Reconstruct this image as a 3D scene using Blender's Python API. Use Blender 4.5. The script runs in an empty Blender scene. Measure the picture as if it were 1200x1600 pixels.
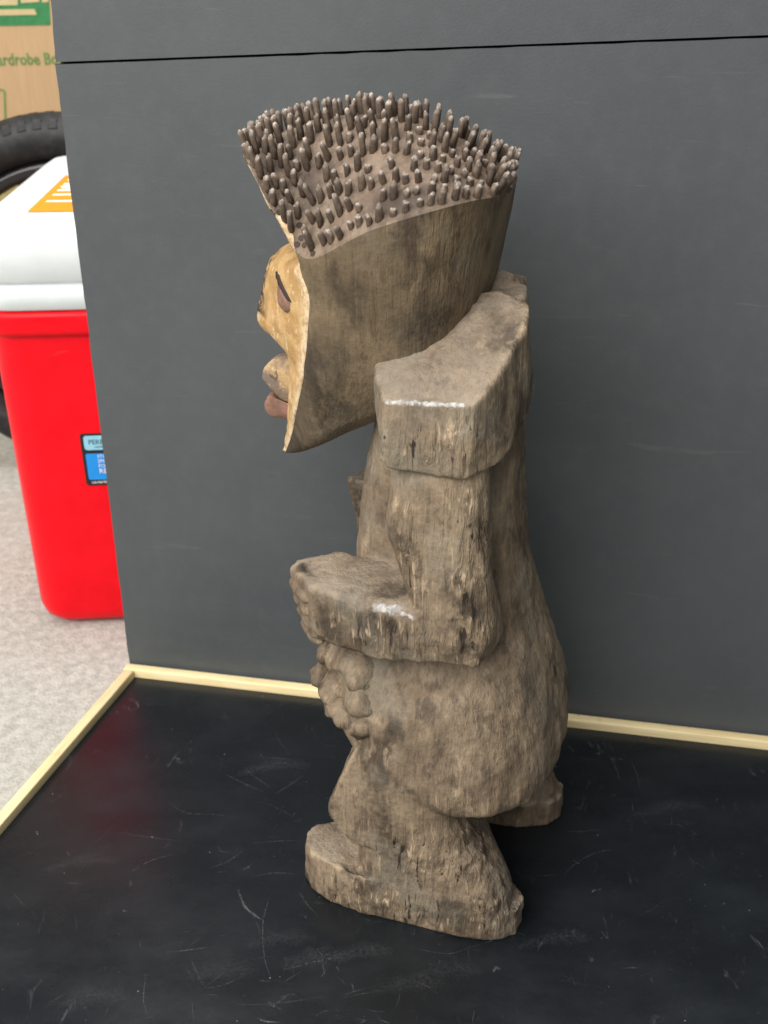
import bpy, bmesh, math, random
import numpy as np
from mathutils import Vector, Matrix, noise
from mathutils.bvhtree import BVHTree

random.seed(11)
sc = bpy.context.scene
R = math.radians

# ------------------------------------------------------------------ camera
F_PX, PITCH, CAM_H = 1650.0, R(27.5), 0.667
cam_d = bpy.data.cameras.new('camera')
cam = bpy.data.objects.new('camera', cam_d)
sc.collection.objects.link(cam)
cam.location = (0, 0, CAM_H)
cam.rotation_euler = (R(90) - PITCH, 0, 0)
cam_d.sensor_fit = 'VERTICAL'
cam_d.sensor_height = 24
cam_d.lens = 24 * F_PX / 1600
cam_d.clip_start, cam_d.clip_end = 0.01, 100
cam_d.dof.use_dof = True
cam_d.dof.focus_distance = 0.72
cam_d.dof.aperture_fstop = 7.0
sc.camera = cam

# ------------------------------------------------------------------ light: soft daylight through an open garage door
w = bpy.data.worlds.new('World'); sc.world = w; w.use_nodes = True
w.node_tree.nodes['Background'].inputs[0].default_value = (0.86, 0.93, 1.0, 1)
w.node_tree.nodes['Background'].inputs[1].default_value = 0.20
def area(name, loc, target, sx, sy, power, col):
    d = bpy.data.lights.new(name, 'AREA'); d.shape = 'RECTANGLE'; d.size, d.size_y = sx, sy
    d.energy = power; d.color = col
    o = bpy.data.objects.new(name, d); sc.collection.objects.link(o)
    o.location = loc
    o.rotation_euler = (Vector(target) - Vector(loc)).to_track_quat('-Z', 'Y').to_euler()
    return o
area('door_light', (-1.3, -0.9, 2.05), (0.0, 0.75, 0.25), 3.0, 2.0, 135, (1.0, 0.965, 0.92))
area('ceiling_light', (-0.35, 1.1, 2.6), (-0.25, 1.0, 0.0), 1.6, 1.2, 46, (1.0, 0.98, 0.95))
sc.view_settings.view_transform = 'Standard'
sc.view_settings.look = 'None'
sc.view_settings.exposure = 0.0
sc.view_settings.gamma = 1.0
sc.view_settings.use_curve_mapping = False
sc.cycles.max_bounces = 6; sc.cycles.diffuse_bounces = 3; sc.cycles.glossy_bounces = 3; sc.cycles.transparent_max_bounces = 6

# ------------------------------------------------------------------ geometry of the picture -> places in the room
CP, SP = math.cos(PITCH), math.sin(PITCH)
def ray(px, py):
    a, b = (px - 600) / F_PX, -(py - 800) / F_PX
    return Vector((a, CP + b * SP, -SP + b * CP))
CAM = Vector((0, 0, CAM_H))
def on_z(px, py, z=0.0):
    d = ray(px, py); return CAM + d * ((z - CAM_H) / d.z)
def on_plane(px, py, p0, n):
    d = ray(px, py); n = Vector(n); return CAM + d * ((Vector(p0) - CAM).dot(n) / d.dot(n))

YAW = R(162)
ORG = Vector((.049, .680, 0))
FV = Vector((math.cos(YAW), math.sin(YAW), 0)); LV = Vector((-math.sin(YAW), math.cos(YAW), 0))
def at(px, py, L):                 # statue frame (forward, side, up) of a point seen at px,py and standing L to the side
    P = on_plane(px, py, ORG + LV * L, LV) - ORG
    return Vector((P.dot(FV), L, P.z))

# ------------------------------------------------------------------ helpers: objects
col = sc.collection
def link(name, me, mat=None, parent=None, smooth=False):
    o = bpy.data.objects.new(name, me); col.objects.link(o)
    if mat and me is not None and not me.materials: me.materials.append(mat)
    if parent: o.parent = parent
    if smooth and me is not None:
        me.polygons.foreach_set('use_smooth', [True] * len(me.polygons))
    return o
def tag(o, label=None, cat=None, group=None, kind=None):
    if label: o['label'] = label
    if cat: o['category'] = cat
    if group: o['group'] = group
    if kind: o['kind'] = kind
    return o
def empty(name, loc=(0, 0, 0), rz=0.0):
    o = bpy.data.objects.new(name, None); col.objects.link(o); o.location = loc; o.rotation_euler = (0, 0, rz)
    o.empty_display_size = .05
    return o
def mesh(name, v, f):
    me = bpy.data.meshes.new(name); me.from_pydata([tuple(p) for p in v], [], f); me.update(); return me
def bm_mesh(name, bm):
    bmesh.ops.recalc_face_normals(bm, faces=bm.faces)
    me = bpy.data.meshes.new(name); bm.to_mesh(me); bm.free(); return me
def bevel_bm(bm, r, seg=2):
    bmesh.ops.bevel(bm, geom=list(bm.edges), offset=r, segments=seg, affect='EDGES', profile=.5, clamp_overlap=True)
def prism(pts_bottom, pts_top, bev=0, seg=2):
    bm = bmesh.new()
    b = [bm.verts.new(p) for p in pts_bottom]; t = [bm.verts.new(p) for p in pts_top]; n = len(b)
    bm.faces.new(list(reversed(b))); bm.faces.new(t)
    for i in range(n): bm.faces.new((b[i], b[(i + 1) % n], t[(i + 1) % n], t[i]))
    bmesh.ops.recalc_face_normals(bm, faces=bm.faces)
    if bev: bevel_bm(bm, bev, seg)
    return bm
def hull(pts):
    bm = bmesh.new()
    for p in pts: bm.verts.new(p)
    bmesh.ops.convex_hull(bm, input=bm.verts)
    bmesh.ops.recalc_face_normals(bm, faces=bm.faces)
    return bm
def loft(secs, close=True):
    bm = bmesh.new(); rows = [[bm.verts.new(p) for p in s] for s in secs]; n = len(rows[0])
    for a, b in zip(rows, rows[1:]):
        for i in range(n): bm.faces.new((a[i], a[(i + 1) % n], b[(i + 1) % n], b[i]))
    if close:
        bm.faces.new(list(reversed(rows[0]))); bm.faces.new(rows[-1])
    bmesh.ops.recalc_face_normals(bm, faces=bm.faces)
    return bm
def superell(z, f0, f1, l0, l1, p=3.0, n=40):
    cf, cl, a, b = (f0 + f1) / 2, (l0 + l1) / 2, abs(f1 - f0) / 2, abs(l1 - l0) / 2
    out = []
    for i in range(n):
        t = 2 * math.pi * i / n; c, s = math.cos(t), math.sin(t)
        out.append((cf + a * math.copysign(abs(c) ** (2 / p), c), cl + b * math.copysign(abs(s) ** (2 / p), s), z))
    return out
def dense(keys, n):                # keys: rows (z, ...) -> n rows, Catmull-Rom over the rows
    K = np.array(keys, float); out = []
    for i in range(n):
        out.append(cr(K, i / (n - 1) * (len(K) - 1)))
    return out
def cr(K, u):
    k = min(int(u), len(K) - 2); t = u - k
    p0, p1, p2, p3 = K[max(k - 1, 0)], K[k], K[k + 1], K[min(k + 2, len(K) - 1)]
    return .5 * ((2 * p1) + (p2 - p0) * t + (2 * p0 - 5 * p1 + 4 * p2 - p3) * t * t + (3 * p1 - p0 - 3 * p2 + p3) * t ** 3)
def mirror_bm(bm):
    b = bm.copy()
    for v in b.verts: v.co.y = -v.co.y
    bmesh.ops.reverse_faces(b, faces=b.faces)
    return b

# ------------------------------------------------------------------ helpers: node materials
class NT:
    def __init__(s, name):
        s.m = bpy.data.materials.new(name); s.m.use_nodes = True; s.t = s.m.node_tree; s.n = s.t.nodes
        s.b = s.n['Principled BSDF']; s.out = s.n['Material Output']
        s.co = s.n.new('ShaderNodeTexCoord')
    def put(s, sock, v):
        if isinstance(v, bpy.types.NodeSocket): s.t.links.new(v, sock)
        elif isinstance(v, (tuple, list)) and sock.type == 'RGBA' and len(v) == 3: sock.default_value = (*v, 1)
        else: sock.default_value = v
    def map(s, scale=(1, 1, 1), rot=(0, 0, 0), loc=(0, 0, 0), src=None):
        n = s.n.new('ShaderNodeMapping'); s.put(n.inputs['Vector'], src or s.co.outputs['Object'])
        n.inputs['Scale'].default_value = scale; n.inputs['Rotation'].default_value = rot; n.inputs['Location'].default_value = loc
        return n.outputs[0]
    def noise(s, scale, detail=4, rough=.6, vec=None, dist=0, lac=2.0):
        n = s.n.new('ShaderNodeTexNoise'); s.put(n.inputs['Vector'], vec or s.co.outputs['Object'])
        n.inputs['Scale'].default_value = scale; n.inputs['Detail'].default_value = detail
        n.inputs['Roughness'].default_value = rough; n.inputs['Distortion'].default_value = dist
        return n.outputs['Fac']
    def voro(s, scale, vec=None, feature='F1', rnd=1.0):
        n = s.n.new('ShaderNodeTexVoronoi'); n.feature = feature
        s.put(n.inputs['Vector'], vec or s.co.outputs['Object']); n.inputs['Scale'].default_value = scale
        n.inputs['Randomness'].default_value = rnd
        return n.outputs['Distance']
    def ramp(s, fac, lo, hi, a=0.0, b=1.0):
        n = s.n.new('ShaderNodeMapRange'); n.interpolation_type = 'SMOOTHSTEP'
        s.put(n.inputs[0], fac)
        for i, v in zip((1, 2, 3, 4), (lo, hi, a, b)): n.inputs[i].default_value = v
        return n.outputs[0]
    def math(s, op, a, b=0.0):
        n = s.n.new('ShaderNodeMath'); n.operation = op; s.put(n.inputs[0], a); s.put(n.inputs[1], b); return n.outputs[0]
    def mix(s, fac, a, b, mode='MIX'):
        n = s.n.new('ShaderNodeMix'); n.data_type = 'RGBA'; n.blend_type = mode
        s.put(n.inputs[0], fac); s.put(n.inputs[6], a); s.put(n.inputs[7], b); return n.outputs[2]
    def attr(s, name):
        n = s.n.new('ShaderNodeAttribute'); n.attribute_name = name; return n.outputs['Fac']
    def objrand(s):
        return s.n.new('ShaderNodeObjectInfo').outputs['Random']
    def bump(s, h, strength=.5, dist=.001, prev=None):
        n = s.n.new('ShaderNodeBump'); s.put(n.inputs['Height'], h); n.inputs['Strength'].default_value = strength
        n.inputs['Distance'].default_value = dist
        if prev: s.put(n.inputs['Normal'], prev)
        return n.outputs[0]
    def done(s, color=None, rough=None, normal=None, spec=None):
        if color is not None: s.put(s.b.inputs['Base Color'], color)
        if rough is not None: s.put(s.b.inputs['Roughness'], rough)
        if normal is not None: s.put(s.b.inputs['Normal'], normal)
        if spec is not None: s.put(s.b.inputs['Specular IOR Level'], spec)
        return s.m
def plain(name, c, rough=.5, spec=.5, vary=.06, scale=40):
    t = NT(name); n = t.noise(scale, 4)
    return t.done(t.mix(t.ramp(n, .3, .7), tuple(x * (1 - vary) for x in c), tuple(min(1, x * (1 + vary)) for x in c)), rough, None, spec)

def wood(name, light, mid, dark, chip, chips=.5, patch=10.0, bias=0.0):
    t = NT(name)
    big = t.noise(patch, 4, .6, dist=.3)
    smoke = t.noise(27, 4, .62, t.map((1, 1, .7), loc=(3, 1, 7)))
    grain = t.noise(1.0, 4, .68, t.map((300, 300, 16)))
    fibre = t.noise(1.0, 3, .66, t.map((220, 220, 40), (.1, .06, 0), (5, 2, 1)), .6)
    fine = t.noise(260, 3, .65)
    rg = t.attr('rough')
    c = t.mix(t.ramp(big, .36 + bias, .64 + bias), mid, light)
    c = t.mix(t.ramp(smoke, .50, .66, 0, .80), c, dark)
    blot = t.noise(72, 3, .62, t.map((1, 1, .55), loc=(2, 8, 4)))
    c = t.mix(t.ramp(blot, .54, .67, 0, .52), c, dark)
    c = t.mix(t.ramp(blot, .30, .43, .42, 0), c, chip)
    c = t.mix(t.math('MULTIPLY', t.attr('wear'), t.ramp(blot, .62, .40)), c, chip)
    c = t.mix(t.ramp(smoke, .26, .42, .38, 0), c, chip)
    c = t.mix(t.ramp(grain, .52, .72, 0, .34), c, dark)
    c = t.mix(t.ramp(grain, .28, .45, .22, 0), c, chip)
    c = t.mix(t.ramp(t.noise(16, 3, .6, t.map(loc=(8, 3, 1))), .50, .66, 0, .5), c, tuple(sum(light) / 3 * k for k in (1.08, .96, .74)))
    c = t.mix(t.ramp(fine, .50, .70, .0, .22), c, dark)
    amt = t.math('ADD', t.math('MULTIPLY', rg, .9), t.math('MULTIPLY', t.ramp(big, .40, .60, .25, 1), .34 * chips))
    torn = t.math('MULTIPLY', t.ramp(fibre, .57, .66), amt)
    c = t.mix(torn, c, chip)
    pits = t.math('MULTIPLY', t.ramp(fibre, .34, .41, 1, 0), amt)
    c = t.mix(pits, c, (.035, .026, .019))
    c = t.mix(t.math('MULTIPLY', t.attr('dust'), t.ramp(smoke, .30, .66, .60, .08)), c, (.35, .295, .235))
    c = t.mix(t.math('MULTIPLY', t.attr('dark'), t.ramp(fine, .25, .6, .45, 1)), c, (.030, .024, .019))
    wm = t.ramp(t.math('ADD', t.attr('white'), t.math('MULTIPLY', t.math('SUBTRACT', fine, .5), 1.8)), .35, .85)
    c = t.mix(t.math('MULTIPLY', wm, t.ramp(t.attr('white'), .02, .12)), c, t.mix(t.ramp(fibre, .4, .6), (.30, .285, .265), (.50, .485, .465)))
    h = t.math('ADD', t.math('MULTIPLY', grain, .8), t.math('MULTIPLY', fine, .45))
    h = t.math('ADD', h, t.math('MULTIPLY', t.math('MULTIPLY', fibre, 1.5), t.math('ADD', rg, .2)))
    return t.done(c, t.ramp(big, .3, .7, .70, .54), t.bump(h, .95, .0019), .3)

M = {}
M['body'] = wood('carved_wood_dusty', (.272, .206, .138), (.152, .111, .073), (.045, .033, .024), (.46, .345, .230), 1.0)
M['head'] = wood('carved_wood_smoked', (.190, .140, .083), (.110, .079, .047), (.038, .027, .018), (.26, .192, .118), .3, 13, .0)
M['scalp'] = wood('carved_wood_scalp', (.235, .170, .122), (.150, .108, .077), (.06, .043, .033), (.34, .25, .175), .3, 45)
M['peg'] = (lambda t: t.done(
    t.mix(t.attr('tip'), t.mix(t.objrand(), t.mix(t.ramp(t.noise(260, 4), .35, .65), (.060, .042, .032), (.130, .094, .070)),
          t.mix(t.ramp(t.noise(200, 4), .35, .65), (.105, .076, .057), (.20, .148, .110))),
          t.mix(t.ramp(t.noise(500, 3), .4, .6), (.24, .19, .155), (.62, .55, .48))),  # pale tips: worn wood plus a whitish glint put into the colour
    .58, t.bump(t.noise(1.0, 4, .7, t.map((900, 900, 120))), .8, .0008), .32))(NT('peg_wood'))
def face_mat(name, base, alt, worn, darkc, dk=.5):
    t = NT(name)
    c = t.mix(t.ramp(t.noise(60, 4, .6), .38, .60), base, alt)
    c = t.mix(t.ramp(t.noise(1.0, 5, .7, t.map((190, 190, 95), loc=(3, 3, 1)), .5), .57, .66, 0, .85), c, worn)
    c = t.mix(t.ramp(t.noise(1.0, 5, .7, t.map((160, 160, 60), loc=(1, 6, 2)), .6), .60, .70, 0, dk), c, darkc)
    sp = t.math('MULTIPLY', t.attr('dark'), t.ramp(t.noise(170, 5, .7), .38, .58))
    c = t.mix(sp, c, (.05, .035, .022))
    c = t.mix(t.math('MULTIPLY', t.attr('white'), t.ramp(t.noise(200, 4, .7), .3, .6)), c, (.80, .66, .46))
    c = t.mix(t.ramp(t.noise(95, 4, .7, t.map(loc=(4, 4, 4))), .55, .68, 0, .5), c, (base[0] * .55, base[1] * .45, base[2] * .4))
    c = t.mix(t.ramp(t.noise(420, 3, .6), .55, .75, 0, .4), c, darkc)
    h = t.math('ADD', t.noise(150, 6, .7), t.math('MULTIPLY', t.noise(520, 4, .7), .5))
    return t.done(c, .62, t.bump(h, .8, .0012), .35)
M['ochre'] = face_mat('ochre_pigment', (.56, .365, .165), (.44, .262, .100), (.74, .58, .37), (.20, .11, .05), .6)
M['lip'] = face_mat('lip_pigment', (.25, .135, .095), (.19, .105, .075), (.40, .26, .18), (.10, .06, .045), .6)
M['lip_top'] = face_mat('lip_worn_pigment', (.46, .31, .16), (.20, .15, .115), (.60, .44, .24), (.06, .042, .03), .8)
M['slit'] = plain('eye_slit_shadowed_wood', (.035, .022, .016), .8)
M['hole'] = plain('peg_hole_wood', (.05, .033, .022), .8)

# ------------------------------------------------------------------ the setting: garage floor
FLOOR_Z = -.012
def concrete():
    t = NT('concrete'); g = t.noise(95, 6, .75); l = t.noise(5, 5, .6); s = t.voro(300)
    c = t.mix(t.ramp(g, .35, .66), (.36, .365, .325), (.53, .535, .485))
    c = t.mix(t.ramp(l, .42, .7, 0, .35), c, (.40, .37, .32))
    c = t.mix(t.ramp(t.noise(190, 4, .7), .60, .72, 0, .5), c, (.25, .23, .19))
    c = t.mix(t.ramp(t.noise(16, 5, .7, t.map(loc=(4, 1, 0))), .64, .74, 0, .55), c, (.30, .22, .15))
    return t.done(c, .85, t.bump(t.math('ADD', g, t.math('MULTIPLY', s, .4)), .6, .003), .3)
S = 6.0
tag(link('garage_floor', mesh('garage_floor', [(-S, -S, FLOOR_Z), (S, -S, FLOOR_Z), (S, S, FLOOR_Z), (-S, S, FLOOR_Z)], [(0, 1, 2, 3)]), concrete()), kind='structure')

# ------------------------------------------------------------------ framed blackboard lying on the floor
bl = on_z(211, 1058); br = on_z(1200, 1172); fl = on_z(0, 1306)
ub = (br - bl).normalized(); ul = (fl - bl).normalized()
RAIL_W, RAIL_H = .0105, .0085
def slate():
    t = NT('black_slate')
    sm = t.noise(11, 6, .65, t.map((1, 1.7, 1), (0, 0, .3)))
    c = t.mix(t.ramp(sm, .35, .80), (.0070, .0088, .0110), (.0125, .0155, .0185))
    smear = t.math('MULTIPLY', t.ramp(t.noise(1, 5, .7, t.map((60, 26, 1), (0, 0, .5)), 1.2), .60, .78), t.ramp(t.noise(9, 3), .42, .62))
    c = t.mix(t.math('MULTIPLY', smear, .55), c, (.12, .128, .135))
    sc1 = t.ramp(t.voro(14, t.map((1, 3.2, 1), (0, 0, 1.05), src=None), 'DISTANCE_TO_EDGE'), .0, .006, 1, 0)
    sc2 = t.ramp(t.voro(19, t.map((3.4, 1, 1), (0, 0, .75), (2, 5, 0)), 'DISTANCE_TO_EDGE'), .0, .005, 1, 0)
    gate = t.ramp(t.noise(34, 4, .6, t.map(loc=(5, 5, 0))), .58, .70)
    c = t.mix(t.math('MULTIPLY', t.math('MULTIPLY', t.math('MAXIMUM', sc1, sc2), gate), .22), c, (.22, .225, .23))
    dots = t.math('MULTIPLY', t.ramp(t.voro(120), .0, .11, 1, 0), t.ramp(t.noise(70, 2), .58, .64))
    c = t.mix(t.math('MULTIPLY', dots, .55), c, (.42, .42, .40))
    ro = t.ramp(sm, .3, .75, .24, .36)
    return t.done(c, ro, t.bump(t.noise(260, 4), .12, .0006), .42)
def pale_wood():
    t = NT('pale_pine'); g = t.noise(1, 6, .65, t.map((30, 30, 420), (0, 0, 0)))
    g2 = t.noise(1, 5, .6, t.map((14, 220, 220)))
    c = t.mix(t.ramp(g2, .35, .7), (.88, .74, .43), (.76, .60, .32))
    c = t.mix(t.ramp(t.noise(60, 4), .60, .75, 0, .5), c, (.50, .35, .17))
    c = t.mix(t.ramp(t.noise(1, 4, .7, t.map((40, 300, 300), loc=(2, 1, 0))), .58, .72, 0, .5), c, (.58, .42, .22))
    c = t.mix(t.ramp(t.noise(180, 3, .6), .68, .76, 0, .6), c, (.22, .16, .09))
    return t.done(c, .5, t.bump(g2, .25, .0006), .4)
board = empty('blackboard', tuple((bl + br) / 2 + Vector((0, 0, FLOOR_Z))))
tag(board, 'black framed board lying flat under the statue, chalk scuffs and pale wood edging', 'blackboard')
def at_board(v): return Vector(v) - board.location
LEN_L, LEN_B = .80, 1.05
A = bl; B = bl + ub * LEN_B; Cc = bl + ub * LEN_B + ul * LEN_L; D = bl + ul * LEN_L
quad = [D, Cc, B, A]
up = Vector((0, 0, 1))
bm = prism([at_board(p + up * (FLOOR_Z + .0005)) for p in quad], [at_board(p) for p in quad])
link('board_panel', bm_mesh('board_panel', bm), slate(), board)
mw = pale_wood()
def rail(p, q, outward, name='frame_rail', e0=0.0, e1=0.0):
    d = (q - p).normalized(); p = p - d * e0; q = q + d * e1
    # butt ends, a hair proud of the panel
    o0, o1 = outward * .0002, outward * RAIL_W
    b0, t0 = up * (FLOOR_Z + .0004), up * RAIL_H
    L_ = (q - p).length
    bm = prism([(0, 0, 0), (L_, 0, 0), (L_, -RAIL_W, 0), (0, -RAIL_W, 0)], [(0, 0, RAIL_H - FLOOR_Z), (L_, 0, RAIL_H - FLOOR_Z), (L_, -RAIL_W, RAIL_H - FLOOR_Z), (0, -RAIL_W, RAIL_H - FLOOR_Z)], .0011, 2)
    o = link(name, bm_mesh(name, bm), mw, board, True)
    x = d; y = -outward
    y = (y - x * y.dot(x)).normalized()
    mat = Matrix((x.to_4d(), y.to_4d(), up.to_4d(), (0, 0, 0, 1))).transposed()
    pos = at_board(p + outward * .0003 + up * (FLOOR_Z + .0004)); mat.translation = pos
    o.matrix_local = mat
    return o
nb = Vector((-ub.y, ub.x, 0)); nb = nb if nb.y > 0 else -nb          # behind the back rail
nl = Vector((-ul.y, ul.x, 0)); nl = nl if nl.x < 0 else -nl          # left of the left rail
rail(A, B, nb, e0=RAIL_W + .002)
rail(A, D, nl, e0=-.0006, e1=.0)
nr = -nl
rail(B, Cc, nr, e0=-.0006)
# chalk scuffs: thin dusty ribbons
def chalk():
    t = NT('chalk_dust'); tr = t.n.new('ShaderNodeBsdfTransparent'); mx = t.n.new('ShaderNodeMixShader')
    a = t.math('MULTIPLY', t.ramp(t.noise(420, 5, .75), .36, .66), t.attr('tip'))
    t.put(mx.inputs[0], a); t.t.links.new(tr.outputs[0], mx.inputs[1]); t.t.links.new(t.b.outputs[0], mx.inputs[2])
    t.t.links.new(mx.outputs[0], t.out.inputs[0])
    return t.done((.26, .27, .275), .9, None, .2)
mchalk = chalk()
def scuff(pts, wd, op):
    P = [on_z(x, y, .0003) for x, y in pts]
    K = np.array([tuple(p) for p in P]); n = 14; v = []; f = []; al = []
    for i in range(n):
        u = i / (n - 1); p = Vector(cr(K, u * (len(K) - 1))); q = Vector(cr(K, min(u + .02, 1) * (len(K) - 1))); q0 = Vector(cr(K, max(u - .02, 0) * (len(K) - 1)))
        d = (q - q0).normalized(); s = Vector((-d.y, d.x, 0)) * wd * (.35 + .65 * math.sin(math.pi * min(max(u, .06), .94))) * random.uniform(.6, 1.2)
        v += [at_board(p + s), at_board(p), at_board(p - s)]; e = op * math.sin(math.pi * min(max(u, .05), .95)) ** .5
        al += [0, e, 0]
        if i:
            k = 3 * i; f += [(k - 3, k, k + 1, k - 2), (k - 2, k + 1, k + 2, k - 1)]
    me = mesh('chalk_scuff', v, f); at_ = me.attributes.new('tip', 'FLOAT', 'POINT'); at_.data.foreach_set('value', al)
    link('chalk_scuff', me, mchalk, board)
for pts, wd, op in [
    ([(372, 1390), (382, 1415), (398, 1430), (410, 1437)], .0021, 1.0), ([(422, 1400), (411, 1440), (413, 1495), (424, 1530)], .0007, .7),
    ([(445, 1515), (490, 1503), (527, 1496)], .0012, .6), ([(200, 1365), (235, 1345), (270, 1335)], .0007, .6),
    ([(390, 1317), (440, 1314), (478, 1313)], .0005, .7), ([(262, 1252), (290, 1270), (330, 1272), (370, 1278)], .0006, .55),
    ([(180, 1300), (230, 1308), (285, 1314)], .0006, .5), ([(260, 1488), (290, 1485), (325, 1480)], .0012, .5),
    ([(228, 1525), (224, 1560), (230, 1585)], .0010, .55), ([(340, 1320), (345, 1330), (358, 1331)], .0008, .6),
    ([(812, 1370), (850, 1368), (872, 1367)], .0005, .6), ([(878, 1370), (905, 1345), (940, 1330), (970, 1328)], .0006, .55),
    ([(880, 1300), (910, 1299), (940, 1295)], .0008, .4), ([(402, 1590), (415, 1596), (437, 1597)], .0014, .9),
    ([(300, 1565), (301, 1580), (303, 1597)], .0007, .5), ([(380, 1200), (400, 1215), (425, 1232)], .0007, .5),
    ([(430, 1240), (455, 1225), (475, 1210)], .0014, .35), ([(370, 1570), (430, 1568), (520, 1555)], .0007, .4),
    ([(530, 1560), (570, 1552), (610, 1545)], .0007, .4), ([(640, 1480), (700, 1490), (740, 1478)], .0009, .3),
    ([(770, 1520), (775, 1512), (782, 1515)], .0024, .6), ([(840, 1485), (845, 1475), (850, 1470)], .0018, .5),
    ([(925, 1390), (932, 1391), (940, 1389)], .0016, .55), ([(895, 1343), (902, 1348), (906, 1350)], .0010, .7),
    ([(940, 1455), (945, 1462), (950, 1466)], .0016, .5), ([(395, 1180), (420, 1184), (460, 1186)], .0012, .35),
    ([(405, 1188), (440, 1192), (470, 1188)], .0010, .35), ([(1000, 1430), (1020, 1420), (1040, 1405)], .0006, .25)]:
    scuff(pts, wd * .75, op * .65)
for (x_, y_, w_, o_) in ((560, 1490, .010, .10), (500, 1500, .012, .09), (440, 1470, .010, .08), (130, 1350, .012, .07), (150, 1560, .014, .07), (870, 1470, .010, .08), (430, 1200, .010, .10), (640, 1540, .012, .07), (1050, 1265, .010, .06), (700, 1520, .010, .07), (350, 1520, .012, .06)):
    scuff([(x_ - 60, y_ + 10), (x_, y_ - 6), (x_ + 55, y_ - 4)], w_, o_)
for i in range(95):
    cx, cy = random.choice([(random.gauss(430, 90), random.gauss(1400, 110)), (random.uniform(20, 1180), random.uniform(1180, 1595)), (random.gauss(420, 40), random.gauss(1220, 30)), (random.gauss(540, 130), random.gauss(1540, 40))])
    if cy < 1110 or cy > 1640 or cx < 1.2 * (1330 - cy) * .8 + 20: continue
    a = random.uniform(0, math.pi); l = random.choice([3, 5, 8, 14, 26, 40]); k = random.uniform(-.25, .25) * l
    dx, dy = math.cos(a) * l, math.sin(a) * l * .55
    scuff([(cx - dx, cy - dy), (cx - dy * k / max(l, 1), cy + dx * k / max(l, 1) * .5), (cx + dx, cy + dy)], random.uniform(.0003, .0012), random.uniform(.06, .26))

# ------------------------------------------------------------------ dark grey backdrop boards standing behind the rail
def backdrop_mat():
    t = NT('charcoal_board'); l = t.noise(3.2, 5, .6); f = t.noise(55, 5, .7)
    c = t.mix(t.ramp(l, .3, .75), (.070, .078, .083), (.088, .097, .102))
    c = t.mix(t.ramp(f, .4, .75, 0, .25), c, (.112, .122, .128))
    c = t.mix(t.ramp(t.noise(14, 6, .75, t.map(loc=(1, 2, 5))), .66, .82, 0, .35), c, (.20, .21, .22))
    c = t.mix(t.math('MULTIPLY', t.ramp(t.noise(1, 4, .7, t.map((9, 9, 120), (0, .4, 0)), .8), .62, .74), .22), c, (.17, .18, .185))
    c = t.mix(t.ramp(t.noise(240, 3, .6), .72, .80, 0, .5), c, (.22, .23, .24))
    return t.done(c, t.ramp(l, .3, .7, .5, .68), t.bump(t.noise(420, 4), .25, .0007), .38)
mback = backdrop_mat()
P0 = bl + nb * (RAIL_W + .0035) - ub * .0115
P0.z = FLOOR_Z + .0005
bd = empty('backdrop', tuple(P0), math.atan2(ub.y, ub.x))
tag(bd, 'dark grey backdrop of two upright boards with a seam behind the statue', 'backdrop')
nrm = Vector((-ub.y, ub.x, 0))
def on_back(px, py):
    P = on_plane(px, py, P0, nrm) - P0; return P.dot(ub), P.z
sl, sr = on_back(85, 99), on_back(1200, 57)
k_ = (sr[1] - sl[1]) / (sr[0] - sl[0]); z_at = lambda x: sl[1] + k_ * (x - sl[0])
TH, WB, TOP = .012, 1.02, .90
x_top = on_back(80, 0)[0]; x_seam = on_back(86, 99)[0]
def wobble(x, z): return .0009 * noise.noise((x * 40, z * 26, 3.3)) + .0005 * noise.noise((x * 90, z * 120, 1.3))
def back_board(name, zlo, zhi, xl0, xl1, yoff):
    n = 60; bm = bmesh.new(); F_, K_ = [], []
    ring = []
    for i in range(n + 1):
        u = i / n; x = xl0 + (xl1 - xl0) * u; z = zlo(x) + (zhi(x) - zlo(x)) * u
        ring.append((x + wobble(x, z), z))
    for i in range(n + 1):
        x = WB * i / n; ring.append((x + xl1 * (1 - i / n), zhi(x) + .0006 * noise.noise((x * 60, 2, 1))))
    ring.append((WB, zlo(WB)))
    for i in range(1, n):
        x = WB * (1 - i / n); ring.append((x, zlo(x)))
    a = [bm.verts.new((x, yoff, z)) for x, z in ring]; b = [bm.verts.new((x, yoff + TH, z)) for x, z in ring]
    f1 = bm.faces.new(a); f2 = bm.faces.new(list(reversed(b)))
    for i in range(len(a)):
        j = (i + 1) % len(a); bm.faces.new((a[j], a[i], b[i], b[j]))
    bmesh.ops.remove_doubles(bm, verts=bm.verts, dist=1e-5)
    return link(name, bm_mesh(name, bm), mback, bd)
link('added_seam_strip', bm_mesh('added_seam_strip', prism([(x_seam - .0012, .0125, z_at(0) - .02), (WB, .0125, z_at(WB) - .02), (WB, .0145, z_at(WB) - .02), (x_seam - .0012, .0145, z_at(0) - .02)], [(x_seam - .0012, .0125, z_at(0) + .001), (WB, .0125, z_at(WB) + .001), (WB, .0145, z_at(WB) + .001), (x_seam - .0012, .0145, z_at(0) + .001)])), plain('seam_gap_black', (.01, .01, .01), .8), bd)  # added black strip behind the gap; blocks light so the seam stays dark
back_board('lower_board', lambda x: 0.0, lambda x: z_at(x) - .0008, 0.0, x_seam, 0)
back_board('upper_board', lambda x: z_at(x) + .0008, lambda x: TOP + 0 * x, x_seam, x_top + (x_top - x_seam) * 2.5, .0022)

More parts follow.
